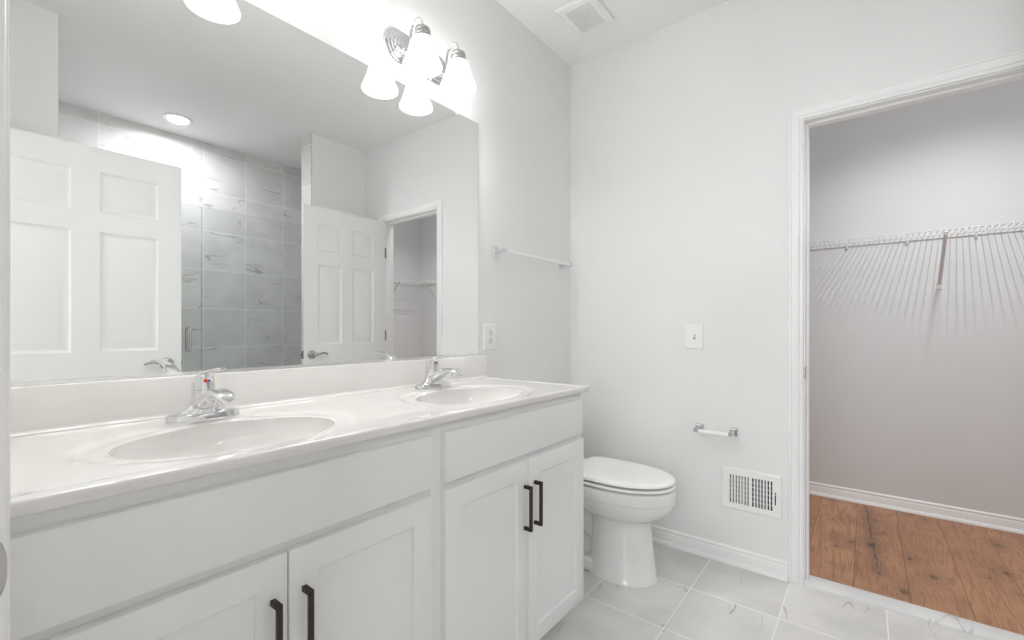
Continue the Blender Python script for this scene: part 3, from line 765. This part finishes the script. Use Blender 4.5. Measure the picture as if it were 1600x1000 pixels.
for dz in (.030, -.030):
    bm = new(); lathe(bm, [(.0032, -.0068), (.0032, -.0078), (.002, -.0083), (.0003, -.0083)], (XB, .688, 1.097 + dz), 'X', 14); obj('screw', bm, 'ivory', sw)

# ------------------------------------------------------------------ wall register
rg_ = thing('air_register', 'white wall register with two banks of vertical louvers near the baseboard', 'vent', (XB, .43, .365))
ya, yb, za, zb = .303, .557, .265, .465
B1, B2 = (.4365, .526), (.3365, .4255); lz0, lz1 = .298, .432; SL = (.3265, .3305, .326, .384)
bm = new()
ysp = sorted({ya + .010, yb - .010, *B1, *B2, SL[0], SL[1]}); zsp = sorted({za + .010, zb - .010, lz0, lz1, SL[2], SL[3]})
def solid(y, z):
    if lz0 < z < lz1 and (B1[0] < y < B1[1] or B2[0] < y < B2[1]): return False
    if SL[0] < y < SL[1] and SL[2] < z < SL[3]: return False
    return True
for y0, y1 in zip(ysp, ysp[1:]):
    for z0, z1 in zip(zsp, zsp[1:]):
        if solid((y0 + y1) / 2, (z0 + z1) / 2): bm.faces.new([bm.verts.new(p) for p in ((XB - .007, y0, z0), (XB - .007, y1, z0), (XB - .007, y1, z1), (XB - .007, y0, z1))])
def rr_(a, d): return [(XB - d, ya + a, za + a), (XB - d, yb - a, za + a), (XB - d, yb - a, zb - a), (XB - d, ya + a, zb - a)]
loft(bm, [rr_(0, .0003), rr_(0, .003), rr_(.003, .0055), rr_(.010, .007)], False, False)
obj('frame', bm, 'plastic', rg_, 20, True)
bx('duct_shade_panel', 'dark', rg_, XB - .0016, XB - .0004, ya + .012, yb - .012, za + .012, zb - .012)  # dark panel on the wall, its colour stands in for the shaded duct
for (b0, b1), tilt in ((B1, 1), (B2, -1)):
    bm = new(); n = 7; pitch = (b1 - b0) / n
    for k in range(n + 1):
        yc = b0 + pitch * k
        hw = pitch * .20
        if k in (0, n): hw = pitch * .16
        loft(bm, [[(XB - .0072, yc - hw, z), (XB - .0072, yc + hw, z), (XB - .002, yc + hw - tilt * .004, z), (XB - .002, yc - hw - tilt * .004, z)] for z in (lz0 - .001, lz1 + .001)])
    for k in range(1, 6):
        z = lz0 + (lz1 - lz0) * k / 6
        box(bm, XB - .0026, XB - .0018, b0, b1, z - .0012, z + .0012)
    obj('louver_bank', bm, 'plastic', rg_, 20)
bm = new(); tube(bm, [(XB - .004, .3285, .372), (XB - .014, .3285, .376), (XB - .022, .321, .380)], .0016, 8); obj('damper_lever', bm, 'plastic', rg_)
for y in (.5445, .3155):
    bm = new(); lathe(bm, [(.0035, -.0068), (.0035, -.0078), (.002, -.0086), (.0003, -.0086)], (XB, y, .365), 'X', 14); obj('screw', bm, 'ivory', rg_)

# ------------------------------------------------------------------ ceiling fittings
fn = thing('exhaust_fan', 'white square exhaust fan grille on the ceiling', 'exhaust fan', (2.028, 1.123, H))
x0, x1, y0, y1 = 1.905, 2.150, 1.018, 1.228
bm = new()
def fr(a, d): return [(x0 + a, y0 + a, H - d), (x1 - a, y0 + a, H - d), (x1 - a, y1 - a, H - d), (x0 + a, y1 - a, H - d)]
loft(bm, [fr(.006, .0003), fr(0, .006), fr(.003, .014), fr(.012, .020), fr(.036, .0225), fr(.038, .0125)], False, False)
obj('grille_frame', bm, 'plastic', fn, 25, True)
bx('fan_housing', 'slot', fn, x0 + .012, x1 - .012, y0 + .012, y1 - .012, H - .0180, H - .001)
bm = new(); n = 17
for k in range(n):
    xc = x0 + .038 + (x1 - x0 - .076) * (k + .5) / n
    loft(bm, [[(xc - .0031, y, H - .0222), (xc + .0031, y, H - .0222), (xc + .0031, y, H - .0184), (xc - .0031, y, H - .0184)] for y in (y0 + .036, y1 - .036)])
obj('grille_slats', bm, 'plastic', fn, 20)
cn = thing('recessed_light', 'round recessed light glowing in the shower ceiling', 'ceiling light', (1.118, -1.294, H))
bm = new(); lathe(bm, [(.070, -.006), (.076, -.0085), (.090, -.007), (.094, -.003), (.094, -.0003), (.068, -.0003)], (1.118, -1.294, H), 'Z', 48, False); obj('trim_ring', bm, 'plastic', cn, 40)
bm = new(); lathe(bm, [(.071, -.001), (.0705, -.006), (.050, -.008), (.001, -.0085)], (1.118, -1.294, H), 'Z', 40); obj('lens', bm, 'lens', cn, 60)['label'] = 'lit white lens'
cl = thing('ceiling_light', 'slim linear light on the closet ceiling above the doorway', 'ceiling light', (2.82, -.42, H - .06))
bx('pan', 'plastic', cl, 2.535, 3.105, -.465, -.375, H - .0805, H - .0603, bev=.002)
bx('diffuser', 'dome', cl, 2.545, 3.095, -.455, -.385, H - .1300, H - .0807, bev=.012)

# ------------------------------------------------------------------ toilet
TX = 1.985
tl = thing('toilet', 'white elongated toilet with closed lid beside the vanity', 'toilet', (TX, .95, 0))
def egg(z, yf, yb, hw, n=56, ycf=.56, pb=2.6, dz=None):
    yc = yf + (yb - yf) * ycf; out = []
    for k in range(n):
        a = 2 * pi * k / n; c_, s_ = cos(a), sin(a)
        if s_ <= 0: x, y = hw * c_, yc + (yc - yf) * s_
        else:
            x = hw * abs(c_) ** (2 / pb) * (1 if c_ >= 0 else -1); y = yc + (yb - yc) * abs(s_) ** (2 / pb)
        out.append((TX + x, y, z))
    return out
bm = new()
loft(bm, [egg(0, .738, 1.05, .128, pb=3), egg(.004, .738, 1.05, .128, pb=3), egg(.010, .742, 1.045, .1235, pb=3), egg(.10, .754, 1.04, .114, pb=3), egg(.20, .765, 1.035, .105, pb=3), egg(.258, .770, 1.04, .101, pb=3),
          egg(.266, .766, 1.045, .103, pb=2.8), egg(.274, .752, 1.065, .112), egg(.286, .728, 1.09, .130), egg(.302, .704, 1.12, .147), egg(.322, .683, 1.15, .1615), egg(.344, .668, 1.18, .172), egg(.362, .6630, 1.195, .1752), egg(.3655, .6625, 1.196, .1758), egg(.368, .6570, 1.204, .1805), egg(.371, .6555, 1.206, .1820), egg(.412, .655, 1.21, .1825), egg(.420, .657, 1.208, .181), egg(.424, .664, 1.20, .175)])
# tank deck, foot and trapway behind the pedestal
box(bm, TX - .105, TX + .105, 1.10, 1.40, .345, .421, .02, 3)
box(bm, TX - .112, TX + .112, 1.0, 1.33, 0, .062, .016, 3)
box(bm, TX - .050, TX + .050, 1.0, 1.31, .03, .37, .02, 3)
tube(bm, smooth_path([(TX, .98, .17), (TX, 1.05, .20), (TX, 1.12, .265), (TX, 1.19, .285), (TX, 1.245, .245), (TX, 1.265, .15), (TX, 1.265, .03)], 6), [.075] + [.078] * 35 + [.075], 22)
obj('bowl', bm, 'china', tl, 38)
def ring_plate(name, zs, yf, yb, hw, mat, inner=None):
    bm = new()
    loft(bm, [egg(z, yf + a, yb - a, hw - a, ycf=.53, pb=5.5) for z, a in zs]); return obj(name, bm, mat, tl, 50)
ring_plate('seat', ((.4305, .016), (.4315, .005), (.4345, 0), (.4400, 0), (.4428, .003), (.4438, .012)), .657, 1.150, .183, 'seat')
ring_plate('lid', ((.4510, .016), (.4522, .006), (.455, .0015), (.461, .0020), (.465, .005), (.4680, .013), (.4700, .04), (.4710, .09)), .657, 1.145, .183, 'seat')
for s in (-1, 1):
    bx('seat_hinge', 'seat', tl, TX + s * .075 - .022, TX + s * .075 + .022, 1.146, 1.185, .4235, .462, bev=.006)
bm = new()
def rrect(z, y0, y1, hw, r=.03, n=6):
    out = []
    for cx_, cy_, a0 in ((hw - r, y1 - r, 0), (-hw + r, y1 - r, pi / 2), (-hw + r, y0 + r, pi), (hw - r, y0 + r, 3 * pi / 2)):
        for k in range(n + 1): a = a0 + pi / 2 * k / n; out.append((TX + cx_ + r * cos(a), cy_ + r * sin(a), z))
    return out
loft(bm, [rrect(.4215, 1.262, 1.392, .145), rrect(.430, 1.255, 1.398, .155), rrect(.56, 1.246, 1.40, .167), rrect(.700, 1.240, 1.402, .174)]); obj('tank', bm, 'china', tl, 40)
bm = new(); loft(bm, [rrect(.7005, 1.236, 1.405, .176), rrect(.706, 1.233, 1.408, .179), rrect(.726, 1.233, 1.408, .179), rrect(.733, 1.238, 1.404, .175), rrect(.735, 1.25, 1.39, .16)]); obj('tank_lid', bm, 'china', tl, 40)
bm = new(); lathe(bm, [(.012, .004), (.012, -.008), (.009, -.012), (.001, -.012)], (TX - .115, 1.243, .655), 'Y', 18)
tube(bm, [(TX - .115, 1.229, .655), (TX - .085, 1.226, .652), (TX - .050, 1.226, .646)], [.006, .005, .004], 10); obj('flush_lever', bm, 'chrome', tl)
for s in (-1, 1):
    bm = new(); lathe(bm, [(.013, 0), (.013, .010), (.009, .017), (.001, .019)], (TX + s * .092, 1.20, .061), 'Z', 18); obj('bolt_cap', bm, 'seat', tl)

# ------------------------------------------------------------------ shower glass
YG = -.832
sd = thing('shower_door', 'frameless glass shower door with a chrome pull, reflected left of the tile joints', 'shower door', (.75, YG, .10))
bm = new(); box(bm, .389, 1.128, YG - .005, YG + .005, .112, 1.990); obj('door_glass', bm, 'glass', sd)
bm = new(); tube(bm, smooth_path([(1.052, YG + .005, 1.145), (1.052, YG + .030, 1.145), (1.052, YG + .038, 1.133), (1.052, YG + .038, 1.065), (1.052, YG + .038, .997), (1.052, YG + .030, .985), (1.052, YG + .005, .985)], 5), .0085, 14)
tube(bm, smooth_path([(1.052, YG - .005, 1.145), (1.052, YG - .030, 1.145), (1.052, YG - .038, 1.133), (1.052, YG - .038, 1.065), (1.052, YG - .038, .997), (1.052, YG - .030, .985), (1.052, YG - .005, .985)], 5), .0085, 14)
obj('pull_handle', bm, 'chrome', sd, 40)
for z in (.40, 1.75):
    bm = new(); box(bm, .3815, .445, YG - .014, YG + .014, z - .045, z + .045, .003, 1); obj('glass_hinge', bm, 'chrome', sd)
bm = new(); box(bm, 1.1285, 1.1325, YG - .007, YG + .007, .112, 1.990); obj('edge_seal', bm, 'clear', sd)
gp = thing('shower_panel', 'fixed frameless glass panel covering the wider part of the shower opening', 'shower glass', (1.5, YG, .10))
bm = new(); box(bm, 1.136, 1.8755, YG - .005, YG + .005, .1005, 1.990); obj('panel_glass', bm, 'glass', gp)
for z in (.40, 1.772):
    bm = new(); box(bm, 1.832, 1.8765, YG - .013, YG + .013, z - .030, z + .030, .002, 1); obj('wall_clip', bm, 'chrome', gp)

# ------------------------------------------------------------------ closet wire shelves
def wires(bm, pts, r=.0018, n=5): tube(bm, pts, r, n)
def brace(t_, p0, p1, side):
    """Flat folded steel strut from the lip of the shelf down to the wall."""
    bm = new(); p0, p1, side = Vector(p0), Vector(p1), Vector(side)
    d = (p1 - p0).normalized(); nrm = d.cross(side).normalized()
    def sec(p, w): return [p + side * w + nrm * .003, p + side * w - nrm * .003, p - side * w - nrm * .003, p - side * w + nrm * .003]
    loft(bm, [sec(p0, .008), sec(p0 + d * .02, .008), sec(p1 - d * .02, .0085), sec(p1, .0115)])
    o = obj('brace', bm, 'brace', t_, 20); return o
ZSH = 1.686
ws = thing('wire_shelf', 'long white wire shelf on the closet back wall, seen through the doorway', 'shelf', (XC, -.3, ZSH), 'closet wire shelves')
bm = new(); xf, xbk = XC - .305, XC - .006
y = YCR + .010
while y < YCL - .004:
    wires(bm, [(xbk, y, ZSH + .0035), (xf + .003, y, ZSH + .0035), (xf - .001, y, ZSH), (xf - .001, y, ZSH - .028)], .0015); y += .0254
for x, z, r in ((xbk, ZSH, .0030), (XC - .15, ZSH, .0020), (xf + .003, ZSH - .0005, .0022), (xf + .001, ZSH - .028, .0024)):
    wires(bm, [(x, YCR + .004, z), (x, YCL - .004, z)], r, 8)
obj('wire_deck', bm, 'wire', ws, 60)
for y in (-1.16, -.345, .47):
    brace(ws, (xf + .004, y, ZSH - .012), (XC - .004, y, 1.405), (0, 1, 0))
    bm = new(); box(bm, XC - .010, XC - .0005, y - .012, y + .012, 1.378, 1.408, .002, 1); obj('brace_foot', bm, 'plastic', ws)
for k in range(8):
    y = -1.40 + .30 * k
    bx('wall_clip', 'wire', ws, XC - .014, XC - .0005, y - .006, y + .006, ZSH - .020, ZSH + .007, bev=.0015)
for k in range(7):
    y = -1.43 + .335 * k
    bx('lip_tie', 'wire', ws, xf - .0045, xf - .0005, y - .005, y + .005, ZSH - .030, ZSH + .003, bev=.0008)
w2 = thing('wire_shelf', 'shorter white wire shelf on the closet side wall, visible only in the mirror', 'shelf', (2.95, YCR, ZSH), 'closet wire shelves')
bm = new(); yf2, yb2 = YCR + .305, YCR + .006
x = XB + WT + .012
while x < xf - .010:
    wires(bm, [(x, yb2, ZSH + .0035), (x, yf2 - .003, ZSH + .0035), (x, yf2 + .001, ZSH), (x, yf2 + .001, ZSH - .028)], .0014); x += .0254
for y, z, r in ((yb2, ZSH, .0030), (YCR + .10, ZSH, .0024), (YCR + .20, ZSH, .0024), (yf2 - .003, ZSH - .0005, .0030), (yf2 - .001, ZSH - .028, .0030)):
    wires(bm, [(XB + WT + .004, y, z), (xf - .006, y, z)], r, 8)
obj('wire_deck', bm, 'wire', w2, 60)
for x in (2.72, 3.18):
    brace(w2, (x, yf2 - .004, ZSH - .012), (x, YCR + .004, 1.405), (1, 0, 0))
    bm = new(); box(bm, x - .012, x + .012, YCR + .0005, YCR + .010, 1.378, 1.408, .002, 1); obj('brace_foot', bm, 'plastic', w2)
